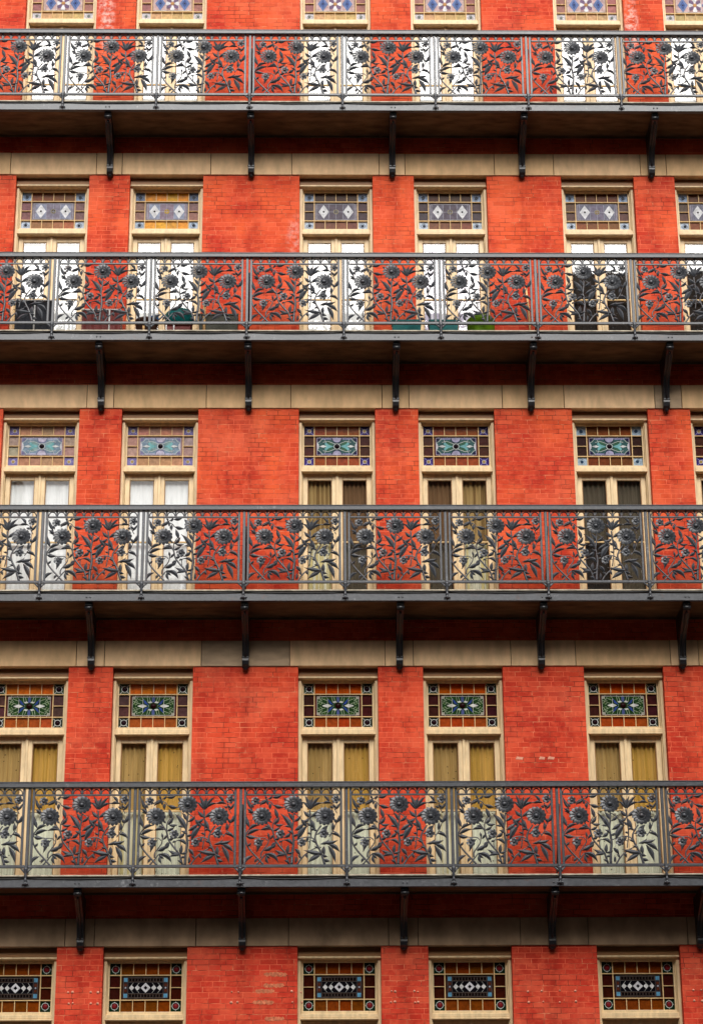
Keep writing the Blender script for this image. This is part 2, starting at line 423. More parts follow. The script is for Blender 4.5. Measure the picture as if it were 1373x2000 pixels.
# ------------------------------------------------------------------ stained glass
GT, GB = -.185, -.828; GX = .4775
ROWS = [GT, GT-.158, GT-.3215, GT-.485, GB]; CW = .147
XS = [-GX, -GX+CW, -GX+CW+.16525, 0, GX-CW-.16525, GX-CW, GX]
CZ = (ROWS[1]+ROWS[3])/2
def circle(cx, cz, r, n=14, sx=1, sz=1): return [(cx+math.cos(2*PI*k/n)*r*sx, cz+math.sin(2*PI*k/n)*r*sz) for k in range(n)]
YP, YD, YL = .228, .2235, .221
def stained(design, P):
    mb = MB(); S = stain
    def poly(p, c, lift=0.0): mb.prism(p, YD-lift, YD+.006, S(c))
    def ring(cx, cz, r, wd, mat, n=14, lift=.002):
        a = circle(cx, cz, r, n)
        for k in range(n): mb.bar(a[k], a[(k+1) % n], wd, YL-lift, YD+.004, mat)
    def ln(p, q, wd=.006, mat=None): mb.bar(p, q, wd, YL, YD+.004, mat or M['lead'])
    g = .0005
    def pane(x0, x1, z1, z0, c): mb.box(x0+g, x1-g, YP, YP+.01, z0+g, z1-g, S(c))
    j = lambda c: tuple(max(0, min(255, int(v*P.get('jit', 1)*rnd.uniform(.93, 1.07)))) for v in c)
    q = lambda c: tuple(int(v/6)*6 for v in j(c))
    for k in range(4):
        a, b = XS[k+1], XS[k+2]
        pane(a, b, ROWS[0], ROWS[1], q(P['top'])); pane(a, b, ROWS[3], ROWS[4], q(P['bot']))
    for r in (1, 2):
        pane(XS[0], XS[1], ROWS[r], ROWS[r+1], q(P['side'])); pane(XS[5], XS[6], ROWS[r], ROWS[r+1], q(P['side']))
    pane(XS[1], XS[5], ROWS[1], ROWS[3], P['mid'])
    for ix, (xa, xb) in enumerate(((XS[0], XS[1]), (XS[5], XS[6]))):
        for iz, (za, zb) in enumerate(((ROWS[0], ROWS[1]), (ROWS[3], ROWS[4]))):
            cx, cz = (xa+xb)/2, (za+zb)/2; h = .062
            pane(xa, xb, za, zb, P['corner'] if iz == 0 else P.get('corner2', P['corner']))
            ct = P['cstyle']
            if ct == 'dot':
                ring(cx, cz, .047, .004, S(P['cedge']), 4, 0)
                poly(circle(cx+rnd.uniform(-.006, .006), cz+rnd.uniform(-.004, .004), .027 if iz == 0 else .023, 9), P['cdot'], .002)
            elif ct == 'star':
                for sx in (-1, 1):
                    for sz in (-1, 1): ln((cx+sx*.022, cz+sz*.022), (cx+sx*.064, cz+sz*.066), .010, S(P['cray']))
                poly(circle(cx, cz, .033, 12), P['cring'], .001); poly(circle(cx, cz, .021, 10), P['cdot'], .004)
            elif ct == 'gem':
                for sx in (-1, 1):
                    for sz in (-1, 1): ln((cx+sx*.03, cz+sz*.03), (cx+sx*.064, cz+sz*.066), .007)
                ring(cx, cz, .043, .008, M['lead']); mb.lathe((cx, YD, cz), [(.036, 0), (.030, .010), (.016, .017), (.003, .019)], S(P['cdot']), 12, 'y')
            else:
                ring(cx, cz, .047, .007, M['lead'], 16); mb.lathe((cx, YD, cz), [(.036, 0), (.030, .007), (.012, .011), (.003, .012)], S(P['cdot']), 12, 'y')
                for a in range(4):
                    d = (math.cos(a*PI/2), math.sin(a*PI/2)); ln((cx+d[0]*.047, cz+d[1]*.047), (cx+d[0]*.062, cz+d[1]*.064), .006)
    # centre panel
    U, V = .292, .134
    pt = lambda u, v: (u*U, CZ+v*V)
    def pp(c, *uv, lift=0.0): poly([pt(*a) for a in uv], c, lift)
    def rect(u0, u1, v0, v1, c, lift=0.0): pp(c, (u0, v0), (u1, v0), (u1, v1), (u0, v1), lift=lift)
    def border(mat=None, wd=.007):
        c = [pt(-1, -1), pt(1, -1), pt(1, 1), pt(-1, 1)]
        for k in range(4): ln(c[k], c[(k+1) % 4], wd, mat)
    if design == 'four_petal':
        rect(-1, 1, -1, 1, P['bg']); border(S((238, 226, 210)))
        for sx in (-1, 1):
            rect(min(sx*.34, sx*.98), max(sx*.34, sx*.98), -.96, .96, (214, 178, 176), .001)
            for (u, v) in ((.34, 1), (.98, 1), (.34, -1), (.98, -1)): ln(pt(sx*u, v*.98), pt(sx*.66, v*.92), .005)
            pp((108, 132, 186), (sx*.66, 1), (sx*.94, 0), (sx*.66, -1), (sx*.38, 0), lift=.003)
            pp((62, 92, 160), (sx*.66, .62), (sx*.80, 0), (sx*.66, -.62), (sx*.52, 0), lift=.0045)
            ln(pt(sx*.66, .95), pt(sx*.66, -.95), .005, S((225, 230, 238))); ln(pt(sx*.4, 0), pt(sx*.92, 0), .005, S((225, 230, 238)))
            poly(circle(sx*.66*U, CZ, .013, 8), (30, 26, 50), .008)
            ln(pt(sx*.34, -1), pt(sx*.34, 1), .005)
        for a in range(4):
            an = a*PI/2; c_, s_ = math.cos(an), math.sin(an)
            sh = [(.015, 0), (.075, .036), (.095, .03), (.098, 0), (.095, -.03), (.075, -.036)]
            sc = 1 if a % 2 == 0 else 1.3
            poly([(x*sc*c_-z*s_, CZ+x*sc*s_+z*c_) for x, z in sh], (248, 246, 250), .004)
            an += PI/4; c_, s_ = math.cos(an), math.sin(an)
            poly([(x*c_-z*s_, CZ+x*s_+z*c_) for x, z in [(.03, 0), (.07, .035), (.12, .02), (.12, -.02), (.07, -.035)]], (122, 94, 130), .002)
        poly([(0, CZ+.035), (.035, CZ), (0, CZ-.035), (-.035, CZ)], (205, 150, 88), .006)
    elif design == 'two_diamond':
        rect(-1, 1, -1, 1, P['bg']); border(S(P['line']), .006)
        for k in range(-3, 4): ln((k*.09, ROWS[3]+.002), (k*.09, CZ-V), .005)
        for u in (-.92, -.36, .36, .92): ln(pt(u, -.95), pt(u, .95), .0045, S(P['line']))
        ln(pt(-.36, 0), pt(.36, 0), .0045, S(P['line'])); ln(pt(0, -.95), pt(0, .95), .0045, S(P['line']))
        for sx in (-1, 1):
            pp(P['bg2'], (sx*.37, -.93), (sx*.91, -.93), (sx*.91, .93), (sx*.37, .93), lift=.0005)
            pp(P['dia'], (sx*.64, .9), (sx*.91, 0), (sx*.64, -.9), (sx*.37, 0), lift=.003)
            poly(circle(sx*.64*U, CZ, .016, 8), P['ddot'], .006)
        ring(0, CZ, .036, .008, S(P['cring2'])); poly(circle(0, CZ, .03, 12), P['ring'], .001)
    elif design == 'fleur':
        rect(-1, 1, -1, 1, P['bg']); border(S(P['line']), .007)
        for k in range(-2, 3): ln((k*.125, ROWS[1]-.002), (k*.125, CZ+V), .005); ln((k*.125, ROWS[3]+.002), (k*.125, CZ-V), .005)
        for sz in (-1, 1):
            pp(P['lil'], *[(math.cos(PI*k/10)*.22, sz*(1-math.sin(PI*k/10)*.52)) for k in range(11)], lift=.002)
            arc = [pt(math.cos(PI*k/10)*.25, sz*(1-math.sin(PI*k/10)*.6)) for k in range(11)]
            for k in range(10): ln(arc[k], arc[k+1], .008, S(P['ink']))
            rect(-.75, -.27, sz*.8 if sz < 0 else .8, sz*.96 if sz > 0 else -.96, P['lil2'], .001) if sz > 0 else rect(-.75, -.27, -.96, -.8, P['lil2'], .001)
            rect(.27, .75, .8, .96, P['lil2'], .001) if sz > 0 else rect(.27, .75, -.96, -.8, P['lil2'], .001)
        for sx in (-1, 1):
            for sz in (-1, 1):
                pp(P['ink'], (sx*.99, sz*.98), (sx*.80, sz*.98), (sx*.86, sz*.7), (sx*.99, sz*.52), lift=.002)
                ln(pt(sx*.72, sz*.95), pt(sx*.86, sz*.55), .006); ln(pt(sx*.86, sz*.55), pt(sx*.98, sz*.45), .006)
                pp(P['grn'], (sx*.18, sz*.12), (sx*.26, sz*.5), (sx*.45, sz*.6), (sx*.62, sz*.32), (sx*.4, sz*.15), lift=.0015)
                ln(pt(sx*.5, sz*.3), pt(sx*.62, sz*.85), .005)
                ln(pt(sx*.10, sz*.3), pt(sx*.45, sz*.62), .006); ln(pt(sx*.45, sz*.62), pt(sx*.7, sz*.5), .006)
            pp(P['wht'], (sx*.99, -.45), (sx*.99, .45), (sx*.92, .3), (sx*.89, 0), (sx*.92, -.3), lift=.003)
            pp(P['turq'], (sx*.16, 0), (sx*.42, .22), (sx*.56, .5), (sx*.62, .3), (sx*.55, .08), (sx*.55, -.08), (sx*.62, -.3), (sx*.56, -.5), (sx*.42, -.22), lift=.004)
            pp(P['tip'], (sx*.5, 0), (sx*.68, .15), (sx*.88, 0), (sx*.68, -.15), lift=.006)
        ring(0, CZ, .044, .008, M['lead']); mb.lathe((0, YD, CZ), [(.036, 0), (.03, .010), (.015, .016), (.003, .018)], S((34, 20, 28)), 12, 'y')
    elif design == 'lily':
        rect(-1, 1, -1, 1, P['bg']); border(S((205, 200, 190)), .008)
        for k in range(-3, 4): ln((k*.083, ROWS[1]-.002), (k*.083, CZ+V), .005); ln((k*.083, ROWS[3]+.002), (k*.083, CZ-V), .005)
        rr = random.Random(3)
        gc = S(P['vein'])
        for sx in (-1, 1):
            for sz in (-1, 1):
                for (a, b) in (((.95, .2), (.75, .9)), ((.98, .55), (.6, .2)), ((.55, .95), (.42, .5)), ((.3, .95), (.25, .4)), ((.75, .5), (.98, .9)), ((.85, .1), (.72, .35)), ((.5, .55), (.75, .75)), ((.14, .5), (.2, .95))):
                    ln(pt(sx*a[0], sz*a[1]), pt(sx*b[0], sz*b[1]), .007, gc)
                pp(P['grn2'], (sx*.55, sz*.9), (sx*.7, sz*.9), (sx*.64, sz*.55), lift=.0005)
                pp(P['grn2'], (sx*.8, sz*.2), (sx*.93, sz*.45), (sx*.9, sz*.1), lift=.0005)
                pp((200, 190, 180), (sx*.99, sz*.98), (sx*.86, sz*.98), (sx*.86, sz*.72), (sx*.99, sz*.72), lift=.001)
                pp((60, 84, 168), (sx*.22, sz*.08), (sx*.4, sz*.24), (sx*.5, sz*.75), (sx*.36, sz*.5), lift=.003)
                ln(pt(sx*.22, sz*.06), pt(sx*.5, sz*.78), .005); ln(pt(sx*.5, sz*.78), pt(sx*.5, sz*.2), .005)
                pp((242, 244, 236), (sx*.04, sz*.36), (sx*.12, sz*.52), (sx*.26, sz*.42), (sx*.2, sz*.3), lift=.003)
            pp((246, 247, 242), (sx*.3, 0), (sx*.5, .2), (sx*.74, .04), (sx*.74, -.04), (sx*.5, -.2), lift=.004)
        for sz in (-1, 1): pp((92, 104, 160), (-.06, sz*.4), (.06, sz*.4), (.07, sz*.9), (0, sz*.98), (-.07, sz*.9), lift=.002)
        mb.lathe((0, YD, CZ), [(.044, 0), (.036, .012), (.018, .02), (.003, .022)], S((46, 18, 20)), 12, 'y')
    elif design == 'mosaic':
        DK_ = S((112, 104, 100))
        rect(-1, 1, -1, 1, (22, 20, 26)); border(DK_, .007)
        rect(-1, 1, .56, 1, (64, 44, 34), .001); rect(-1, 1, -1, -.56, (64, 44, 34), .001)
        for sx in (-1, 1): rect(min(sx*.82, sx), max(sx*.82, sx), -.56, .56, (58, 52, 58), .001)
        for v in (.56, -.56): ln(pt(-1, v), pt(1, v), .005, DK_)
        for sx in (-1, 1): ln(pt(sx*.8, -1), pt(sx*.8, 1), .005, DK_)
        for sz in (-1, 1):
            for k in range(11):
                u = -.70+k*.14
                c = [(112, 60, 36), (28, 18, 18), (96, 30, 30), (120, 74, 46)][(k*3) % 4 if k % 2 else 1]
                if k % 4 == 1: poly(circle(u*U, CZ+sz*.78*V, .016, 8), (12, 10, 12), .004)
                else: rect(u-.05, u+.05, sz*.78-.14, sz*.78+.14, c, .003); ring(u*U, CZ+sz*.78*V, .021, .003, DK_, 4, 0)
                ln(pt(u+.07, sz*.58), pt(u+.07, sz*.98), .003, DK_)
            for sx in (-1, 1):
                rect(sx*.91-.085, sx*.91+.085, sz*.78-.19, sz*.78+.19, (112, 178, 216), .004)
        for sx in (-1, 1):
            rect(sx*.91-.06, sx*.91+.06, .14, .42, (110, 56, 38), .003); rect(sx*.91-.06, sx*.91+.06, -.42, -.14, (110, 56, 38), .003)
            poly(circle(sx*.91*U, CZ, .012, 8), (196, 196, 204), .004)
            for u in (.37, .635):
                pp((255, 255, 255), (sx*u, .26), (sx*(u+.12), 0), (sx*u, -.26), (sx*(u-.12), 0), lift=.004)
                ln(pt(sx*(u+.1), .03), pt(sx*(u-.08), .5), .0035); ln(pt(sx*(u+.1), -.03), pt(sx*(u-.08), -.5), .0035)
        pp((250, 250, 255), (0, .5), (.23, 0), (0, -.5), (-.23, 0), lift=.004)
        pp((20, 20, 26), (0, .2), (.09, 0), (0, -.2), (-.09, 0), lift=.006)
        ln(pt(0, .5), pt(0, -.5), .003, S((120, 120, 126)))
    # glazing bars
    bw = .0065; yb0, yb1 = .203, .229
    for z in (ROWS[1], ROWS[3]): mb.box(-GX, GX, yb0, yb1, z-bw, z+bw, M['came'])
    for x in (XS[1], XS[5]): mb.box(x-bw, x+bw, yb0-.002, yb1, GB, GT, M['came'])
    for x in (XS[2], XS[3], XS[4]):
        mb.box(x-bw*.8, x+bw*.8, yb0+.002, yb1, ROWS[1]+bw, GT, M['came']); mb.box(x-bw*.8, x+bw*.8, yb0+.002, yb1, GB, ROWS[3]-bw, M['came'])
    for sx in (-1, 1):
        a, b = (XS[0], XS[1]-bw) if sx < 0 else (XS[5]+bw, XS[6]); mb.box(a, b, yb0+.003, yb1, ROWS[2]-bw*.7, ROWS[2]+bw*.7, M['came'])
    return mb.mesh('stained_glass')

A0 = dict(mid=(150, 140, 150), bg=(132, 124, 146), bg2=(128, 128, 146), line=(200, 202, 216), dia=(250, 252, 255), ddot=(34, 28, 36), ring=(90, 76, 52), cring2=(190, 180, 150),
          corner=(168, 194, 228), corner2=(214, 230, 248), cstyle='dot', cedge=(170, 190, 220), cdot=(36, 44, 62))
PAL = {}
PAL[4, 'a'] = ('four_petal', dict(top=(200, 160, 110), bot=(214, 178, 124), side=(176, 118, 112), mid=(190, 150, 130), bg=(190, 150, 150), corner=(232, 230, 238), cstyle='dot', cedge=(250, 248, 250), cdot=(112, 122, 118)))
PAL[3, 'brown'] = ('two_diamond', dict(A0, top=(142, 84, 44), bot=(184, 126, 84), side=(142, 108, 106), bg=(148, 140, 158), bg2=(158, 164, 188)))
PAL[3, 'yellow'] = ('two_diamond', dict(A0, top=(244, 164, 6), bot=(238, 180, 62), side=(160, 118, 112), bg=(160, 140, 158), bg2=(164, 174, 200), ring=(205, 160, 50), cring2=(220, 190, 90), corner=(120, 138, 172), corner2=(190, 210, 232)))
PAL[3, 'dark'] = ('two_diamond', dict(A0, top=(84, 48, 28), bot=(138, 90, 68), side=(92, 72, 76), bg=(104, 92, 106), bg2=(112, 106, 122)))
PAL[3, 'mid'] = ('two_diamond', dict(A0, top=(122, 66, 28), bot=(154, 94, 58), side=(112, 82, 76), ring=(150, 120, 60)))
B0 = dict(line=(196, 190, 214), lil=(188, 184, 216), lil2=(142, 142, 186), ink=(46, 34, 74), grn=(72, 118, 92), wht=(232, 232, 238), turq=(136, 202, 206), tip=(240, 246, 246), bg=(66, 104, 104),
          cstyle='star', cray=(150, 146, 214), cring=(206, 200, 214), cdot=(190, 164, 96), corner=(62, 44, 112), corner2=(66, 46, 132))
PAL[2, 'light'] = ('fleur', dict(B0, top=(206, 158, 128), bot=(202, 150, 120), side=(196, 166, 158), mid=(186, 150, 140), bg=(142, 166, 186), grn=(150, 186, 184), lil2=(186, 190, 220), lil=(214, 208, 232), ink=(140, 134, 176), corner=(124, 112, 170), corner2=(150, 140, 200)))
PAL[2, 'dark'] = ('fleur', dict(B0, top=(158, 80, 36), bot=(160, 82, 44), side=(82, 42, 32), mid=(104, 54, 38)))
PAL[2, 'blue'] = ('fleur', dict(B0, top=(138, 78, 32), bot=(132, 74, 42), side=(60, 38, 34), mid=(92, 56, 40), corner=(176, 202, 226), corner2=(190, 214, 234), cstyle='dot', cedge=(206, 224, 240), cdot=(44, 66, 92)))
C0 = dict(bg=(44, 76, 40), grn2=(84, 116, 60), vein=(176, 196, 160), mid=(100, 50, 40), cstyle='gem', corner=(66, 88, 66), corner2=(52, 62, 50), cdot=(40, 18, 26), jit=1)
PAL[1, 'amber'] = ('lily', dict(C0, top=(226, 116, 26), bot=(186, 92, 42), side=(96, 66, 64)))
PAL[1, 'orange'] = ('lily', dict(C0, top=(208, 86, 16), bot=(178, 76, 30), side=(74, 36, 34)))
PAL[0, 'a'] = ('mosaic', dict(top=(140, 68, 16), bot=(136, 68, 18), side=(72, 26, 18), mid=(70, 44, 32), corner=(24, 52, 34), cstyle='disc', cdot=(140, 40, 46)))

VAR = {4: 'aaaaaa', 3: ['brown', 'yellow', 'dark', 'dark', 'mid', 'mid'], 2: ['light', 'light', 'dark', 'dark', 'blue', 'dark'],
       1: ['amber', 'amber', 'orange', 'orange', 'orange', 'orange'], 0: 'aaaaaa'}
# curtain or dark stand-in sheet behind (upper-left pane, lower-left, upper-right, lower-right) of each pair of doors
CUR = {4: [('white',)*4]*6,
       3: [('white',)*4, ('white',)*4, ('white', 'white', 'white', 'white'), ('lilac', 'lilac', 'lilac', 'lilac'), ('white', 'dark', 'white', 'dark'), ('white', 'dark', 'white', 'dark')],  # last two: sky and roofline reflection painted as white over dark
       2: [('white',)*4, ('white',)*4, ('tan', 'cream', 'brown', 'smoke'), ('brown', 'smoke', 'tan', 'cream'), ('smoke', 'dark', 'smoke', 'smoke'), ('smoke',)*4],
       1: [('umber', 'pale', 'ochre', 'pale'), ('umber', 'cream', 'ochre', 'pale'), ('umber', 'pale', 'ochre', 'pale'), ('umber', 'cream', 'ochre', 'pale'), ('umber', 'pale', 'ochre', 'pale'), ('ochre', 'pale', 'ochre', 'pale')],  # spotted curtains; the upper and lower tones also carry painted street reflections
       0: [('warm',)*4]*6}

# ------------------------------------------------------------------ shared window parts (origin: opening centre, lintel underside)
def head_board():
    mb = MB()
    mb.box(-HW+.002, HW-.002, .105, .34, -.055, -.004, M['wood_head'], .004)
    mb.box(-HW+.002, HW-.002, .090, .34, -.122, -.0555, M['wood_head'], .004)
    mb.box(-HW+.002, HW-.002, .072, .34, -.150, -.1225, M['wood'], .006)
    return mb.mesh('head_board')
def casing():
    mb = MB()
    for sx in (-1, 1):
        a, b = sorted((sx*(HW-.001), sx*.512)); mb.box(a, b, .115, .345, -DOORH, -.151, M['wood'], .006)
        a, b = sorted((sx*.5115, sx*.500)); mb.box(a, b, .150, .345, -DOORH, -.151, M['wood'], .003)
    return mb.mesh('window')
def sash():
    mb = MB()
    for sx in (-1, 1):
        a, b = sorted((sx*.4995, sx*GX)); mb.box(a, b, .188, .26, GB-.001, -.151, M['wood'], .003)
    mb.box(-GX, GX, .19, .26, GT, -.151, M['wood'], .003)
    mb.box(-.4995, .4995, .165, .26, -.872, GB-.0015, M['wood'], .005)
    return mb.mesh('transom_sash')
def tbar():
    mb = MB()
    mb.box(-.515, .515, .118, .30, -.925, -.8725, M['wood'], .006)
    mb.box(-.52, .52, .106, .30, -.952, -.9255, M['wood'], .006)
    return mb.mesh('transom_bar')
DT, DB = -1.045, -DOORH+.13
def door_leaf(sx):
    mb = MB()
    def bx(a, b, *r):
        a, b = sorted((sx*a, sx*b)); mb.box(a, b, *r)
    bx(.4985, .428, .205, .255, -DOORH+.01, -.955, M['wood'], .005)
    bx(.076, .003, .205, .255, -DOORH+.01, -.955, M['wood'], .005)
    bx(.4275, .0765, .212, .250, DT, -.957, M['wood'], .004)
    bx(.4275, .0765, .207, .250, -DOORH+.01, DB, M['wood'], .004)
    bx(.4275, .0765, .214, .246, -2.011, -1.993, M['came'])
    # bead round the glass
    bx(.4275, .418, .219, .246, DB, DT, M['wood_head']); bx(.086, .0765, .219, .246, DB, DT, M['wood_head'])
    if sx > 0: mb.box(-.020, .020, .185, .2045, -DOORH+.01, -.955, M['wood'], .006)
    return mb.mesh('door_leaf')
def door_pane(sx):
    mb = MB()
    for (z0, z1) in ((DB, -2.0115), (-1.9925, DT)):
        a, b = sorted((sx*.418, sx*.086)); mb.add([(a, .232, z0), (b, .232, z0), (b, .232, z1), (a, .232, z1)], [(0, 1, 2, 3)], M['glass'])
    return mb.mesh('door_pane')
def drape(sx, z0, z1, mat, seed, folds):
    rr = random.Random(seed); n, k = 28, 5; vs = []; fs = []
    ph = rr.uniform(0, 6); fr = rr.uniform(3.5, 6)
    for i in range(n+1):
        for j in range(k+1):
            t = i/n; u = j/k
            x = sx*.07+sx*(.44-.07)*t
            y = .285+folds*(.5+.5*math.sin(ph+fr*2*PI*t+.5*math.sin(3*u)))
            vs.append((x, y, z0+(z1-z0)*u))
    for i in range(n):
        for j in range(k): fs.append((i*(k+1)+j, (i+1)*(k+1)+j, (i+1)*(k+1)+j+1, i*(k+1)+j+1))
    mb = MB(); mb.add(vs, fs, mat, True); return mb.mesh('curtain')

SH = {'head': head_board(), 'case': casing(), 'sash': sash(), 'bar': tbar(), 'dl': {s: door_leaf(s) for s in (-1, 1)}, 'dp': {s: door_pane(s) for s in (-1, 1)}}
_sg = {}; _dr = {}
WLAB = {4: 'tall window with white corner squares in its transom', 3: 'tall window with white diamonds in its transom', 2: 'tall window with turquoise fleurs in its transom',
        1: 'tall window with a green and blue lily transom', 0: 'tall window with a black and white diamond mosaic transom'}
for r in range(4, -1, -1):
    for c in range(6):
        win = link('window', SH['case'], hotel, (WX[c], 0, ZL[r]-GROUND)); win['label'] = WLAB[r]; win['group'] = 'tall windows of the brick building'
        link('head_board', SH['head'], win); link('transom_sash', SH['sash'], win); link('transom_bar', SH['bar'], win)
        key = (r, VAR[r][c])
        if key not in _sg or rnd.random() < .35: _sg[key] = stained(*PAL[key])
        link('stained_glass', _sg[key], win)
        spec = CUR[r][c]
        for sx in (-1, 1):
            link('door_leaf', SH['dl'][sx], win); link('door_pane', SH['dp'][sx], win)
            up, lo = spec[0:2] if sx < 0 else spec[2:4]
            split = -2.0
            if r == 3 and c >= 4: split = -1.50  # edge of the reflected roofline, painted by the two sheets
            fold = .006 if up == 'white' else .028
            if up == lo: segs = [(DB-.05, -.97, up)]
            else: segs = [(DB-.05, split, lo), (split+.002, -.97, up)]
            for (z0, z1, f) in segs:
                sd = rnd.randrange(4); dk = (sx, round(z0, 3), round(z1, 3), f, sd, fold)
                if dk not in _dr: _dr[dk] = drape(sx, z0, z1, F[f], sd+hash(f[0]) % 1, fold if f != 'dark' else .01)
                link('curtain', _dr[dk], win)

# repairs on the wall of the lowest row
for (x0, x1, z) in ((-.62, -.33, 5.13), (-.62, -.33, 4.985), (-.76, -.47, 4.912), (-.76, -.47, 4.767), (-.62, -.33, 4.55), (-.62, -.33, 4.41)): patch(x0, x1, z)
for z in (4.93, 4.79):
    for x in (-1.06, -.97, -.25, -.13, -3.20, -3.14, -2.90, -2.82, 1.05, 1.10, 1.36, 1.41, 2.86, 3.05, 3.28, 3.48, 5.05, 5.16, 5.3): plug(x+rnd.uniform(-.012, .012), z+rnd.uniform(-.008, .008), rnd.uniform(.010, .018))
for (x0, x1, z) in ((2.80, 2.90, 8.09), (3.12, 3.2, 8.09), (3.24, 3.33, 8.09)):
    mb = MB(); mb.prism([(x0, z), (x1, z-.004), (x1+.01, z+.03), (x0+.02, z+.04)], -.003, .01, M['plug']); part(mb, 'patched_brick')

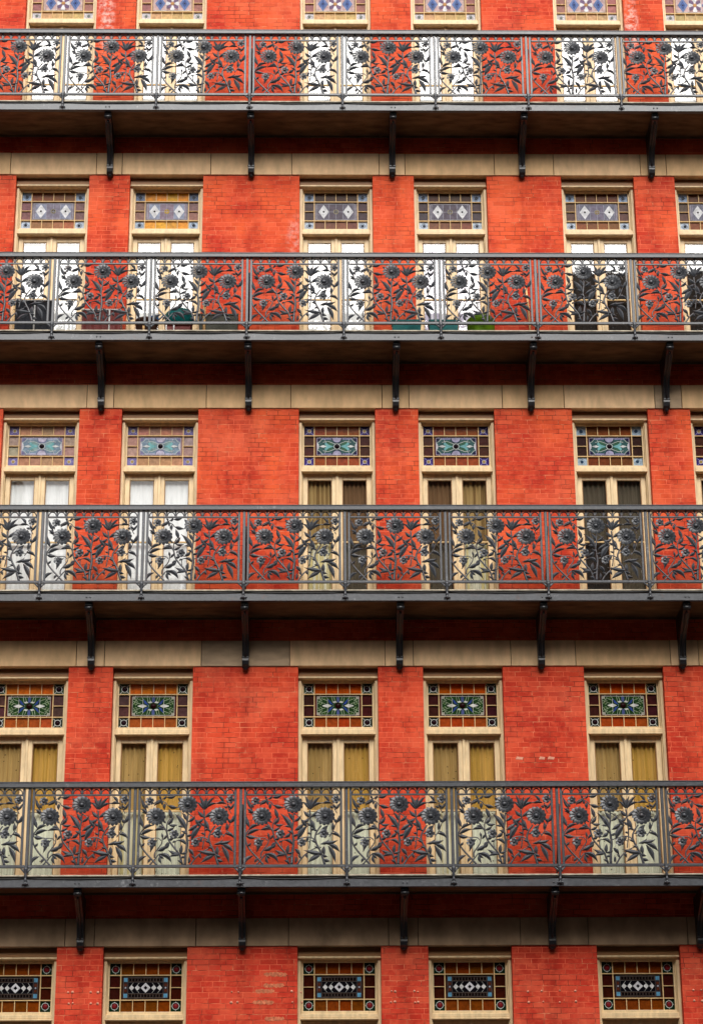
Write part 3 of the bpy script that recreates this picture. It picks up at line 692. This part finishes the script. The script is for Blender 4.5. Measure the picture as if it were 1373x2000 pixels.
# ------------------------------------------------------------------ balconies
YF = -.755                      # plane of the railing
PX0, PITCH = -3.736, 1.40
POSTS = [PX0+PITCH*i for i in range(-2, 9)]
K1, K2 = .001098, .001111
def cp(x, y): return ((x-40)*K1, .285+(1077-y)*K2)
IR = M['iron']
def spline(pts, n=5):
    out = []; P = [pts[0]]+pts+[pts[-1]]
    for i in range(1, len(P)-2):
        p0, p1, p2, p3 = P[i-1], P[i], P[i+1], P[i+2]
        for k in range(n):
            t = k/n
            out.append(tuple(.5*((2*p1[d])+(-p0[d]+p2[d])*t+(2*p0[d]-5*p1[d]+4*p2[d]-p3[d])*t*t+(-p0[d]+3*p1[d]-3*p2[d]+p3[d])*t**3) for d in range(2)))
    out.append(pts[-1]); return out
def panel_mesh():
    mb = MB()
    xl, xr = cp(92, 0)[0], cp(1250, 0)[0]
    zb, zt = .285, 1.245
    mb.box(xl-.016, xl+.016, -.013, .013, zb+.020, 1.333, IR, .004); mb.box(xr-.016, xr+.016, -.013, .013, zb+.020, 1.333, IR, .004)
    mb.box(.021, PITCH-.021, -.018, .018, zb-.019, zb+.0195, IR, .005)
    mb.box(xl+.0165, xr-.0165, -.013, .013, zt-.011, zt+.011, IR, .003)
    # scalloped arches under the handrail
    n = 10; wv = (xr-xl-.024)/n
    for i in range(n):
        cx = xl+.012+wv*(i+.5)
        pts = [(cx+math.cos(PI*k/8)*wv*.44, 0, zt+.008+math.sin(PI*k/8)*.068) for k in range(9)]
        mb.tube(pts, .0085, IR, 5)
        if i: mb.prism([(cx-wv/2-.018, 1.334), (cx-wv/2+.018, 1.334), (cx-wv/2+.006, zt+.03), (cx-wv/2, zt+.01), (cx-wv/2-.006, zt+.03)], -.006, .006, IR)
    def stem(pts, r0, r1, y=0.0):
        p = spline([cp(*a) for a in pts]); m = len(p)
        mb.tube([(x, y, z) for x, z in p], [1.0*(r0+(r1-r0)*i/(m-1)) for i in range(m)], IR, 6, .8)
    stem([(655, 1060), (662, 930), (678, 800), (668, 700), (660, 640), (672, 560), (682, 440)], .019, .010)
    stem([(318, 1060), (250, 985), (185, 915), (130, 840), (104, 765), (106, 700), (140, 640), (195, 590), (225, 565)], .013, .008)
    stem([(365, 565), (400, 615), (428, 660), (455, 760), (520, 850), (585, 930), (625, 1060)], .009, .014)
    stem([(430, 655), (428, 590), (440, 540), (480, 480)], .008, .006)
    stem([(872, 400), (880, 500), (886, 600), (888, 700), (862, 870)], .011, .007)
    stem([(1010, 590), (960, 660), (936, 730), (950, 800), (985, 870), (1015, 940), (1052, 1060)], .010, .017)
    stem([(725, 1060), (770, 990), (830, 930), (905, 880), (985, 845)], .012, .007)
    stem([(690, 770), (760, 745), (850, 728), (915, 750), (950, 810)], .007, .010)
    stem([(835, 775), (872, 790), (868, 850)], .006, .006)
    stem([(1105, 725), (1150, 660), (1190, 560), (1228, 470)], .007, .006)
    stem([(1150, 660), (1190, 675), (1238, 740)], .008, .006)
    stem([(235, 1060), (300, 985), (345, 935), (420, 920)], .010, .007)
    stem([(290, 975), (292, 920), (330, 865), (372, 800), (380, 735)], .010, .007)
    stem([(255, 325), (290, 298), (350, 268), (420, 242)], .007, .006)
    stem([(270, 345), (345, 292), (405, 305), (440, 345), (530, 370), (575, 360)], .006, .007)
    stem([(140, 700), (235, 735), (330, 738), (365, 770)], .008, .006)
    stem([(590, 940), (560, 900), (535, 840), (540, 775), (590, 765)], .007, .006)
    stem([(1105, 320), (1020, 312), (940, 345), (880, 390)], .006, .008)
    stem([(1160, 320), (1170, 380), (1200, 440)], .006, .006)
    stem([(130, 420), (200, 455)], .007, .007)
    stem([(640, 700), (570, 735), (545, 720)], .006, .006)
    stem([(1085, 690), (1120, 700), (1150, 660)], .006, .006)
    stem([(682, 440), (740, 480), (770, 510)], .007, .006)
    stem([(230, 830), (250, 870), (235, 905)], .006, .006)
    LV = [(665, 645, 515, 440, 62, .06), (560, 578, 432, 560, 36, -.12), (490, 505, 448, 372, 46, 0), (440, 575, 512, 478, 42, .05),
          (690, 650, 815, 555, 50, .05), (725, 760, 852, 588, 66, -.06), (835, 610, 758, 508, 52, .05), (770, 560, 850, 505, 34, .1),
          (682, 545, 772, 462, 36, .08), (672, 530, 606, 428, 42, .04), (870, 395, 775, 298, 40, .08), (868, 385, 808, 218, 42, .05), (876, 390, 880, 262, 32, 0),
          (882, 385, 920, 235, 34, -.05), (888, 380, 1005, 238, 40, -.06), (905, 365, 1030, 318, 36, -.1), (1025, 322, 1150, 328, 36, -.1), (1110, 305, 1035, 228, 38, .08),
          (880, 492, 795, 405, 46, -.04), (885, 490, 985, 395, 44, .06), (872, 500, 772, 545, 38, -.12), (890, 520, 945, 650, 54, .05),
          (1140, 650, 1148, 545, 36, .06), (1195, 560, 1252, 445, 44, .05), (1165, 415, 1120, 560, 0, 0), (955, 700, 1092, 592, 46, .1), (1130, 690, 1245, 752, 42, -.14),
          (1000, 815, 1110, 752, 36, .12), (1040, 800, 1210, 768, 48, .08), (1100, 820, 1235, 915, 54, -.08), (1095, 835, 1182, 1045, 56, -.05), (1040, 840, 1052, 960, 46, .05),
          (1022, 930, 796, 888, 54, -.03), (1010, 938, 838, 1045, 56, .04), (672, 825, 545, 772, 44, .16), (605, 935, 622, 815, 44, -.04), (592, 940, 448, 880, 44, -.05),
          (592, 945, 462, 972, 46, .1), (345, 930, 502, 1050, 54, -.14), (350, 950, 382, 1055, 38, .08), (325, 895, 445, 820, 52, .06), (195, 955, 98, 1056, 44, .14),
          (240, 905, 335, 750, 44, -.08), (300, 930, 205, 930, 0, 0), (385, 745, 372, 672, 28, 0), (390, 760, 450, 690, 30, 0), (118, 702, 285, 640, 46, -.08), (280, 645, 425, 648, 38, -.1),
          (108, 715, 232, 738, 42, .06), (140, 640, 275, 588, 42, -.12), (150, 615, 112, 470, 44, -.05), (195, 440, 112, 385, 42, .05), (180, 400, 110, 240, 40, -.03), (195, 380, 170, 320, 30, 0),
          (268, 330, 372, 258, 34, .08), (420, 245, 540, 218, 38, .08), (385, 275, 420, 225, 28, 0), (368, 340, 358, 262, 32, 0), (400, 315, 398, 400, 40, .05), (440, 345, 560, 372, 46, .06),
          (430, 655, 525, 600, 34, .06), (570, 738, 652, 670, 44, .06), (695, 870, 765, 960, 44, -.04), (1175, 400, 1240, 310, 30, .05), (1150, 340, 1205, 385, 30, 0), (410, 870, 470, 800, 34, .05),
          (455, 760, 520, 735, 34, .05), (470, 790, 405, 852, 34, .05), (400, 620, 325, 600, 34, .08), (600, 930, 695, 900, 30, .06), (672, 720, 738, 688, 32, .05), (668, 690, 598, 652, 32, .05),
          (880, 600, 832, 555, 34, .05), (886, 650, 938, 615, 30, .05), (888, 700, 836, 680, 30, .05), (960, 660, 902, 640, 30, .08), (950, 800, 884, 772, 34, .06), (985, 870, 925, 848, 30, .05), (1015, 940, 1090, 968, 38, .06),
          (770, 990, 728, 945, 30, .05), (830, 930, 852, 990, 34, .05), (1040, 1000, 1115, 1022, 42, .05), (250, 985, 212, 1042, 36, .06), (130, 840, 170, 796, 30, .05), (345, 935, 405, 990, 36, .05), (625, 1040, 565, 1008, 36, .06),
          (655, 960, 606, 988, 34, .05), (1190, 560, 1158, 500, 36, .05), (1160, 380, 1108, 358, 34, .05), (540, 775, 500, 802, 28, .05), (350, 268, 328, 222, 28, .05), (700, 1045, 704, 955, 32, .05), (590, 300, 555, 245, 34, .05), (980, 250, 940, 300, 30, .05),
          (860, 730, 830, 800, 34, .05), (640, 610, 560, 600, 30, .05), (1010, 640, 1095, 585, 36, .05), (420, 560, 372, 520, 26, 0)]
    for i, (bx, by, tx, ty, wd, bd) in enumerate(LV):
        if wd: mb.leaf(cp(bx, by), cp(tx, ty), wd*.00112, IR, -.004-.004*(i % 3), -1.35*bd, .006+wd*.00024)
    return mb.mesh('railing_panel')
def petal(mb, a, r0, r1, w0, w1, sweep, y0, edge, cup, sx=1.0):
    """one paddle shaped petal: rounded tip, near edge raised over its neighbour"""
    st = [(0, .75), (.25, .92), (.5, 1.0), (.72, 1.0), (.88, .80), (.97, .45), (1.0, .12)]
    vs = []; fs = []
    for t, k in st:
        r = r0+(r1-r0)*t; w = (w0+(w1-w0)*min(1, t*1.15))*k
        an = a+sweep*t*t; c2, s2 = math.cos(an), math.sin(an); tx, tz = -s2, c2
        cx, cz = r*c2*sx, r*s2
        yc = y0-cup*math.sin(PI*min(1, t*.9)); 
        vs += [(cx-tx*w, yc+edge*.5, cz-tz*w), (cx-tx*w*.35, yc+.003, cz-tz*w*.35), (cx+tx*w*.55, yc-edge*.35, cz+tz*w*.55), (cx+tx*w, yc-edge*.75, cz+tz*w), (cx, yc+.014, cz)]
    m = len(st)
    for i in range(m-1):
        for q in range(5):
            q2 = (q+1) % 5; fs.append((i*5+q, i*5+q2, (i+1)*5+q2, (i+1)*5+q))
    fs.append((4, 3, 2, 1, 0)); fs.append(tuple((m-1)*5+q for q in range(5)))
    mb.add(vs, fs, IR)
def sunflower_mesh():
    mb = MB(); n = 14
    for k in range(n): petal(mb, 2*PI*k/n, .042, .123, .0138, .0262, .16, -.012, .010, .009, 1.06)
    ringp = [(math.cos(2*PI*k/18)*.047, -.026, math.sin(2*PI*k/18)*.047) for k in range(19)]
    mb.tube(ringp, .0042, IR, 6)
    mb.lathe((0, -.006, 0), [(.050, 0), (.048, .010), (.026, .011), (.027, .020), (.023, .030), (.012, .037), (.003, .038)], IR, 14, 'y')
    return mb.mesh('sunflower')
def blossom_mesh():
    mb = MB(); n = 6
    for k in range(n): petal(mb, 2*PI*k/n+.25, .014, .060, .012, .0255, .10, -.010, .007, .008)
    mb.lathe((0, -.008, 0), [(.021, 0), (.020, .008), (.013, .008), (.013, .016), (.009, .021), (.002, .022)], IR, 10, 'y')
    return mb.mesh('blossom')
def post_mesh():
    mb = MB()
    mb.box(-.0195, .0195, -.019, .019, .262, 1.333, IR, .004)
    # collar and baluster foot that runs down in front of the deck edge on to the girder
    mb.lathe((0, -.040, 0), [(.004, .030), (.014, .036), (.020, .050), (.016, .066), (.012, .076), (.019, .088), (.021, .102), (.015, .118), (.013, .130), (.018, .150), (.019, .190), (.023, .215), (.030, .238), (.031, .262)], IR, 12)
    mb.box(-.022, .022, -.065, .018, .2625, .284, IR, .004)
    for sx in (-1, 1):
        mb.tube([(sx*.014, -.036, .195), (sx*.030, -.030, .222), (sx*.048, -.022, .240), (sx*.072, -.006, .264)], [.013, .014, .013, .011], IR, 6)
        mb.tube([(sx*.008, -.040, .060), (sx*.030, -.036, .050), (sx*.042, -.030, .036)], [.011, .009, .006], IR, 6)
    return mb.mesh('post')
def bracket_mesh():
    # profile in (y, z): z = 0 at the soffit, y = 0 at the wall
    top = -.075
    pr = [(-.71, 0), (-.72, -.035), (-.70, -.055), (-.715, -.085), (-.69, -.115), (-.645, -.125), (-.60, -.14), (-.54, -.18), (-.46, -.235), (-.37, -.285), (-.29, -.335), (-.225, -.40), (-.18, -.48),
          (-.15, -.56), (-.135, -.62), (-.14, -.68), (-.125, -.735), (-.09, -.765), (-.05, -.77), (0, -.75)]
    mb = MB(); hw = .046; n = len(pr)
    vs = []
    for x in (-hw, hw):
        vs += [(x, y, z) for y, z in pr]+[(x, 0, 0)]
    m = n+1
    fs = [tuple(range(m)), tuple(range(m, 2*m))[::-1]]+[(i, (i+1) % m, m+(i+1) % m, m+i) for i in range(m)]
    mb.add(vs, fs, M['iron_black'])
    mb.tube([(-hw-.006, -.685, -.075), (hw+.006, -.685, -.075)], .034, M['iron_black'], 10)
    mb.box(-hw-.006, hw+.006, -.705, -.55, -.022, -.002, M['iron_black'], .004)
    mb.box(-hw-.005, hw+.005, -.150, -.12, -.642, -.622, M['iron_black'], .003)
    mb.lathe((0, -.05, -.76), [(.004, -.045), (.030, -.030), (.042, 0), (.03, .02), (.01, .03)], M['iron_black'], 10)
    # raised spine on the curve
    sp = [(0, y-.010, z-.008) for y, z in pr[5:15]]
    mb.tube(sp, .016, M['iron_black'], 6)
    return mb.mesh('bracket')
PM, SF, BL, PO, BR = panel_mesh(), sunflower_mesh(), blossom_mesh(), post_mesh(), bracket_mesh()
bolt = MB(); bolt.lathe((0, 0, 0), [(.011, 0), (.011, .006), (.005, .010)], IR, 8, 'y'); BO = bolt.mesh('bolt')
FL = [(675, 335, 1.0), (295, 480, 1.0), (1055, 480, 1.02)]
SB = [(215, 292, .98), (1185, 275, .95), (255, 798, 1.02), (518, 695, 1.05), (775, 797, .98), (1040, 690, 1.05)]
BRX = [-7.2, -5.12, -3.06, -.918, 1.225, 3.20, 5.175, 7.2]
BLAB = ['lowest iron flower balcony, in front of the ochre curtained windows with green lily transoms',
        'second balcony from the bottom, iron flowers in front of the windows with turquoise fleur transoms',
        'third balcony from the bottom, with teal planters and pots standing behind its iron flowers',
        'topmost iron flower balcony, in front of white curtained windows under white cornered transoms']
XL, XR = -8.0, 9.0
for bi, zg in enumerate(GIR):
    root = empty('balcony', (0, 0, zg)); tag(root, BLAB[bi], 'balcony', 'iron balconies across the brick facade')
    mb = MB()
    mb.box(XL, XR, -.772, -.755, .006, .112, M['girder'], .003)
    mb.box(XL, XR, -.755, -.700, .094, .110, M['girder']); mb.box(XL, XR, -.7545, -.700, .008, .022, M['girder'])
    mb.build('girder', root)
    mb = MB()
    mb.box(XL, XR, -.72, .06, .124, .150, M['soffit'])
    n = 60; xs_ = [XL+(XR-XL)*i/n for i in range(n+1)]
    mb.box(XL, XR, -.768, .06, .1505, .172, M['deck'], .004)
    mb.build('deck', root)
    rise = .075 if bi == 0 else 0.0
    mb = MB(); mb.add([(XL, -.7, .024), (XR, -.7, .024), (XR, -.003, .012+rise), (XL, -.003, .012+rise), (XL, -.7, .034), (XR, -.7, .034), (XR, -.003, .034+rise), (XL, -.003, .034+rise)],
                      [(0, 1, 2, 3), (4, 7, 6, 5), (0, 4, 5, 1), (2, 6, 7, 3), (0, 3, 7, 4), (1, 5, 6, 2)], M['soffit'])
    mb.box(XL, XR, -.030, -.003, .0+rise-.012, .0085+rise, M['soffit'], .004)
    mb.build('soffit', root)
    mb = MB()
    mb.box(XL, XR, -.806, -.708, 1.336, 1.398, IR, .008); mb.box(XL, XR, -.798, -.716, 1.3985, 1.420, IR, .008)
    mb.build('handrail', root)
    rr = random.Random(bi+3)
    for i in range(len(POSTS)-1):
        pts = []
        sag = rr.uniform(.004, .018)
        for k in range(9):
            t = k/8; pts.append((POSTS[i]+PITCH*t, -.778-.004*math.sin(PI*t), .128-sag*4*t*(1-t)+rr.uniform(-.002, .002)))
        mb = MB(); mb.tube(pts, .0075, M['cable'], 6); mb.build('cable', root)
    for i, x in enumerate(POSTS):
        link('post', PO, root, (x, YF, 0))
        if i in (4, 7, 1):
            mb = MB(); mb.tube([(x+.028, YF+.025, 1.12), (x+.02, YF+.30, .62), (x+.01, YF+.52, .175)], .011, M['iron_black'], 6); mb.build('brace', root)
        if i == len(POSTS)-1: break
        p = link('railing_panel', PM, root, (x, YF, 0))
        for (fx, fy, s) in FL:
            a, b = cp(fx, fy); o = link('sunflower', SF, p, (a, -.006, b)); o.rotation_euler = (0, rr.uniform(-.2, .2), 0); o.scale = (s, 1, s)
        for k, (fx, fy, s) in enumerate(SB):
            a, b = cp(fx, fy); o = link('blossom', BL, p, (a, -.006, b)); o.rotation_euler = (0, .5*k, 0); o.scale = (s, 1, s)
    for x in BRX:
        b = link('bracket', BR, root, (x, -.002, 0.004)); b.scale = (1, 1, 1)
        dz = (zg-ZL[bi]); b.scale = (1, 1, (dz+.075)/.80)
        for d in (-.026, .026): link('bolt', BO, root, (x+d, -.772, .058))

# ------------------------------------------------------------------ things kept on the third balcony
DK = 14.10+.172
teal = simple('teal_plastic', (.0, .135, .135, 1), .55, .15, 9, .25)
green = simple('moss_green_glaze', (.11, .23, .004, 1), .5, .2, 7, .25)
terra = simple('pale_terracotta', (.72, .38, .17, 1), .8, .12, 10)
pine = simple('raw_pine', (.72, .45, .20, 1), .7, .15, 6, .3, 0, (8, 8, .6))
maroon = simple('maroon_paint', (.20, .020, .014, 1), .6, .2, 6)
whitep = simple('white_plastic', (.80, .80, .78, 1), .4, .05)
black = simple('black_cloth', (.012, .014, .022, 1), .8, .3, 8)
brownp = simple('dark_brown_clay', (.07, .025, .015, 1), .7, .25, 9)
olive = simple('dark_olive_plastic', (.035, .035, .016, 1), .6, .25, 9)
blue = simple('blue_plastic', (.01, .12, .30, 1), .4, .12, 9)
soil = simple('dry_soil', (.05, .035, .02, 1), .95, .3, 30, .1, .4)
def planter_box(x0, x1, label):
    r = empty('planter_box', ((x0+x1)/2, -.46, DK)); h = (x1-x0)/2
    tag(r, label, 'planter', 'teal planter boxes on the balcony')
    mb = MB(); d = .10; H = .275
    o = [(-h+.02, -d+.015), (h-.02, -d+.015), (h-.02, d-.015), (-h+.02, d-.015)]; t = [(-h+.006, -d), (h-.006, -d), (h-.006, d), (-h+.006, d)]
    vs = [(x, y, .001) for x, y in o]+[(x, y, H) for x, y in t]+[(x*.95, y*.88, H) for x, y in t]+[(x*.95, y*.88, H-.03) for x, y in t]
    fs = [(3, 2, 1, 0)]
    for a in (0, 4, 8):
        for k in range(4): fs.append((a+k, a+(k+1) % 4, a+4+(k+1) % 4, a+4+k))
    mb.add(vs, fs, teal); mb.build('tub', r)
    mb = MB(); mb.box(-h, h, -d-.006, d+.006, H-.035, H-.002, teal, .006)
    mb.box(-h+.01, h-.01, -d-.001, -d+.005, .09, .105, teal, .002); mb.build('rim', r)
    mb = MB(); mb.box(-h*.9, h*.9, -d*.8, d*.8, H-.01, H+.004, soil, .003); mb.build('soil', r)
planter_box(1.165, 1.60, 'teal planter box between the tan clay pot and the other teal box')
planter_box(1.70, 2.14, 'teal planter box between the other teal box and the green tub')
r = empty('green_tub', (2.47, -.44, DK)); tag(r, 'round moss green tub with domed lid beside a teal planter box', 'tub')
mb = MB(); mb.lathe((0, 0, .001), [(.185, 0), (.20, .05), (.205, .26), (.21, .265), (.21, .282)], green, 24); mb.build('bowl', r)
mb = MB(); mb.lathe((0, 0, .2835), [(.212, 0), (.205, .02), (.16, .07), (.09, .098), (.02, .106)], green, 24); mb.build('lid', r)
r = MB(); r.lathe((0, 0, .001), [(.06, 0), (.085, .05), (.10, .10), (.085, .14), (.05, .155), (.045, .15)], terra, 20); o = r.build('clay_pot', None, (1.08, -.42, DK)); tag(o, 'small pale terracotta pot at the end of the teal planter boxes', 'pot')
r = empty('broom', (3.215, -.25, DK)); tag(r, 'pine broom standing upright on the balcony beside a railing post', 'broom')
mb = MB(); mb.tube([(0, 0, .06), (-.01, .10, .72), (-.02, .21, 1.05)], [.016, .016, .015], pine, 8); mb.build('handle', r)
mb = MB(); mb.box(-.13, .10, -.05, .05, .045, .075, pine, .006); mb.box(-.15, .12, -.035, .035, .001, .0445, pine, .004); mb.build('brush_head', r)
o = MB(); o.box(-.14, .12, -.06, .06, 0, .022, pine, .003); o = o.build('loose_board', None, (3.12, -.60, DK+.001)); tag(o, 'short pale pine board lying at the balcony edge under the broom', 'board'); o.rotation_euler = (0, 0, .15)

def frame_table(x0, x1, h, y, clothmat, label, name, legs):
    r = empty(name, ((x0+x1)/2, y, DK)); tag(r, label, 'table')
    hw = (x1-x0)/2
    mb = MB(); mb.box(-hw, hw, -.18, .18, h-.018, h, whitep, .004); mb.build('tabletop', r)
    for lx in legs:
        mb = MB(); mb.tube([(lx-(x0+x1)/2, -.187, .012), (lx-(x0+x1)/2, -.187, h-.02)], .013, whitep, 8); mb.box(lx-(x0+x1)/2-.02, lx-(x0+x1)/2+.06, -.21, -.165, .0005, .014, whitep, .003); mb.build('leg', r)
    mb = MB(); n = 24; vs = []; fs = []
    for i in range(n+1):
        x = -hw*.98+2*hw*.98*i/n
        for k in range(4): vs.append((x, -.165+.012*math.sin(i*1.3+.3*k), .003+(h-.022)*k/3))
    for i in range(n):
        for k in range(3): fs.append((i*4+k, (i+1)*4+k, (i+1)*4+k+1, i*4+k+1))
    mb.add(vs, fs, clothmat, True)
    mb.box(-hw*.97, hw*.97, -.145, .17, .003, h-.03, clothmat); mb.build('cloth', r)
    return r
frame_table(-4.32, -3.78, .60, -.36, black, 'low white legged table draped in black cloth before a door', 'draped_table', (-4.03,))
frame_table(-3.36, -2.78, .50, -.26, maroon, 'low white legged table draped in maroon cloth before a brick pier', 'draped_table', (-2.95,))
r = empty('brown_planter', (-2.40, -.45, DK)); tag(r, 'dark brown clay planter with a blue can on its rim', 'planter')
mb = MB(); mb.lathe((0, 0, .001), [(.12, 0), (.135, .02), (.165, .25), (.175, .255), (.175, .285), (.155, .285), (.15, .25)], brownp, 20); mb.build('pot', r)
mb = MB(); mb.lathe((0, 0, .235), [(.15, 0), (.15, .012), (.02, .02)], soil, 18); mb.build('soil', r)
mb = MB(); mb.tube([(-.03, -.20, .0), (-.03, -.19, .12)], .016, pine, 8); mb.build('stake', r)
mb = MB(); mb.lathe((0, 0, .001), [(.055, 0), (.06, .01), (.062, .085), (.03, .10), (.028, .115)], blue, 16); o = mb.build('watering_can', None, (-2.29, -.46, DK+.27)); tag(o, 'small blue can standing on the dark brown planter', 'can')
mb = MB(); mb.tube([(.05, 0, .03), (.10, 0, .08), (.125, 0, .11)], [.012, .009, .012], blue, 8); mb.build('spout', o)
r = empty('slatted_stool', (-2.02, -.40, DK)); tag(r, 'maroon slatted stool with two white uprights under a round teal tub', 'stool')
mb = MB(); mb.box(-.12, .28, -.15, .15, .185, .205, maroon, .004)
mb.box(-.10, .26, -.13, -.11, .02, .184, maroon, .003); mb.box(-.10, .26, .11, .13, .02, .184, maroon, .003); mb.box(-.105, -.085, -.109, .109, .02, .184, maroon, .003); mb.box(.245, .265, -.109, .109, .02, .184, maroon, .003); mb.build('seat', r)
for lx in (-.09, .02):
    mb = MB(); mb.tube([(lx, -.146, .0), (lx, -.146, .184)], .010, whitep, 8); mb.build('leg', r)
o = MB(); o.lathe((0, 0, .001), [(.15, 0), (.19, .03), (.215, .14), (.21, .20), (.17, .25), (.10, .265), (.02, .26)], teal, 24); o = o.build('round_tub', None, (-1.93, -.40, DK+.206)); tag(o, 'round teal tub sitting on the maroon stool', 'tub')
mb = MB(); mb.lathe((0, 0, .255), [(.03, 0), (.032, .02), (.01, .028)], teal, 12); mb.build('knob', o)
r = empty('planter_trough', (-1.36, -.42, DK)); tag(r, 'long dark olive planter trough with a pine stake beside a railing post', 'planter')
mb = MB(); h = .29
o = [(-h, -.12), (h, -.12), (h, .12), (-h, .12)]
vs = [(x*.93, y*.85, .001) for x, y in o]+[(x, y, .37) for x, y in o]+[(x*.94, y*.86, .37) for x, y in o]+[(x*.94, y*.86, .335) for x, y in o]
fs = [(3, 2, 1, 0), (12, 13, 14, 15)]
for a in (0, 4, 8):
    for k in range(4): fs.append((a+k, a+(k+1) % 4, a+4+(k+1) % 4, a+4+k))
mb.add(vs, fs, olive); mb.box(-h-.01, h+.01, -.13, -.1205, .345, .372, olive, .003); mb.build('trough', r)
mb = MB(); mb.tube([(-.20, -.15, .0), (-.20, -.148, .52)], .022, pine, 8); mb.build('stake', r)
mb = MB(); mb.box(-h*.92, h*.92, -.10, .10, .325, .345, soil, .003); mb.build('soil', r)

# ------------------------------------------------------------------ street and the buildings across it
asph = simple('asphalt', (.035, .035, .036, 1), .85, .2, 4)
conc = simple('pavement_concrete', (.10, .097, .09, 1), .85, .12, 3)
mb = MB(); mb.add([(-400, -400, GROUND-.13), (400, -400, GROUND-.13), (400, 400, GROUND-.13), (-400, 400, GROUND-.13)], [(0, 1, 2, 3)], asph); tag(mb.build('street'), kind='structure')
mb = MB(); mb.box(-60, 60, -4.5, 0, GROUND-.125, GROUND, conc); tag(mb.build('pavement'), kind='structure')
mb = MB(); mb.box(-60, 60, -37, -31.6, GROUND-.125, GROUND, conc); tag(mb.build('pavement'), kind='structure')
fm = {'pane': simple('far_window', (.03, .035, .04, 1), .12, .1), 'sill': simple('far_sill', (.42, .38, .32, 1), .8, .1)}
def far_building(x0, x1, h, label, nwin):
    r = empty('row_building', ((x0+x1)/2, -37.2, GROUND)); tag(r, label, 'building')
    hw = (x1-x0)/2
    mb = MB(); mb.box(-hw, hw, -11, 0, 0, h, M['far_brick']); mb.build('wall', r)
    mb = MB(); mb.box(-hw-.2, hw+.2, -.3, .45, h, h+.6, fm['sill'], .05); mb.build('cornice', r)
    for f in range(int((h-1)/3.6)):
        for k in range(nwin):
            cx = -hw+(k+.5)*2*hw/nwin; z = 1.1+f*3.6
            mb = MB(); mb.box(cx-.55, cx+.55, .002, .05, z, z+2.0, fm['sill'], .01); q = mb.build('window', r)
            mb = MB(); mb.box(cx-.47, cx+.47, .051, .06, z+.08, z+1.92, fm['pane']); mb.build('pane', q)
far_building(-60, -9.6, 28.5, 'long brown brick row building across the street, second lowest of its row', 14)
far_building(-9.4, -2.8, 22.5, 'narrow brown brick row building across the street, lowest of its row', 3)
far_building(-2.6, 6.5, 31.0, 'brown brick row building across the street, second tallest of its row', 4)
far_building(6.7, 60, 36.2, 'long brown brick row building across the street, tallest of its row', 15)

# ------------------------------------------------------------------ light
world = bpy.data.worlds.new('World'); scene.world = world; world.use_nodes = True
nt = world.node_tree; bg = nt.nodes['Background']
SUN_EL, SUN_AZ = math.radians(43), math.radians(174)
sky = nt.nodes.new('ShaderNodeTexSky'); sky.sky_type = 'NISHITA'; sky.sun_disc = False
sky.sun_elevation = SUN_EL; sky.sun_rotation = SUN_AZ; sky.dust_density = 4.0; sky.air_density = 1.0; sky.ozone_density = 1.0
hs = nt.nodes.new('ShaderNodeHueSaturation'); hs.inputs['Saturation'].default_value = .18
nt.links.new(sky.outputs[0], hs.inputs['Color']); nt.links.new(hs.outputs[0], bg.inputs['Color'])
bg.inputs['Strength'].default_value = .05
sl = bpy.data.lights.new('sun', 'SUN'); sl.energy = 1.5; sl.angle = math.radians(42); sl.color = (1.0, .965, .92)
so = bpy.data.objects.new('sun', sl); col.objects.link(so)
d = Vector((math.cos(SUN_EL)*math.sin(SUN_AZ), math.cos(SUN_EL)*math.cos(SUN_AZ), math.sin(SUN_EL)))
so.rotation_euler = d.to_track_quat('Z', 'Y').to_euler(); so.location = d*60

# ------------------------------------------------------------------ camera
f_, yaw, pit, rol, cx, D = 4357.45, 0.0177131712, 0.3759522113, 0.0066733647, 0.0434926563, 29.7588919806
X1 = Vector((math.cos(yaw), -math.sin(yaw), 0)); FW = Vector((math.sin(yaw), math.cos(yaw), 0)); ZZ = Vector((0, 0, 1))
dv = FW*math.cos(pit)+ZZ*math.sin(pit); uv_ = -FW*math.sin(pit)+ZZ*math.cos(pit)
U_ = X1*math.cos(rol)-uv_*math.sin(rol); V_ = X1*math.sin(rol)+uv_*math.cos(rol)
cam = bpy.data.cameras.new('camera'); co = bpy.data.objects.new('camera', cam); col.objects.link(co)
mt = Matrix((U_, V_, -dv)).transposed().to_4x4(); mt.translation = (cx, -D, 0); co.matrix_world = mt
cam.sensor_fit = 'VERTICAL'; cam.sensor_height = 24; cam.lens = 24*f_/2000
cam.clip_end = 2000; cam.clip_start = .1
scene.camera = co
vs = scene.view_settings; vs.view_transform = 'Standard'; vs.look = 'None'; vs.gamma = 1.0; vs.exposure = 1.35
scene.render.engine = 'CYCLES'
scene.cycles.max_bounces = 8; scene.cycles.transparent_max_bounces = 8
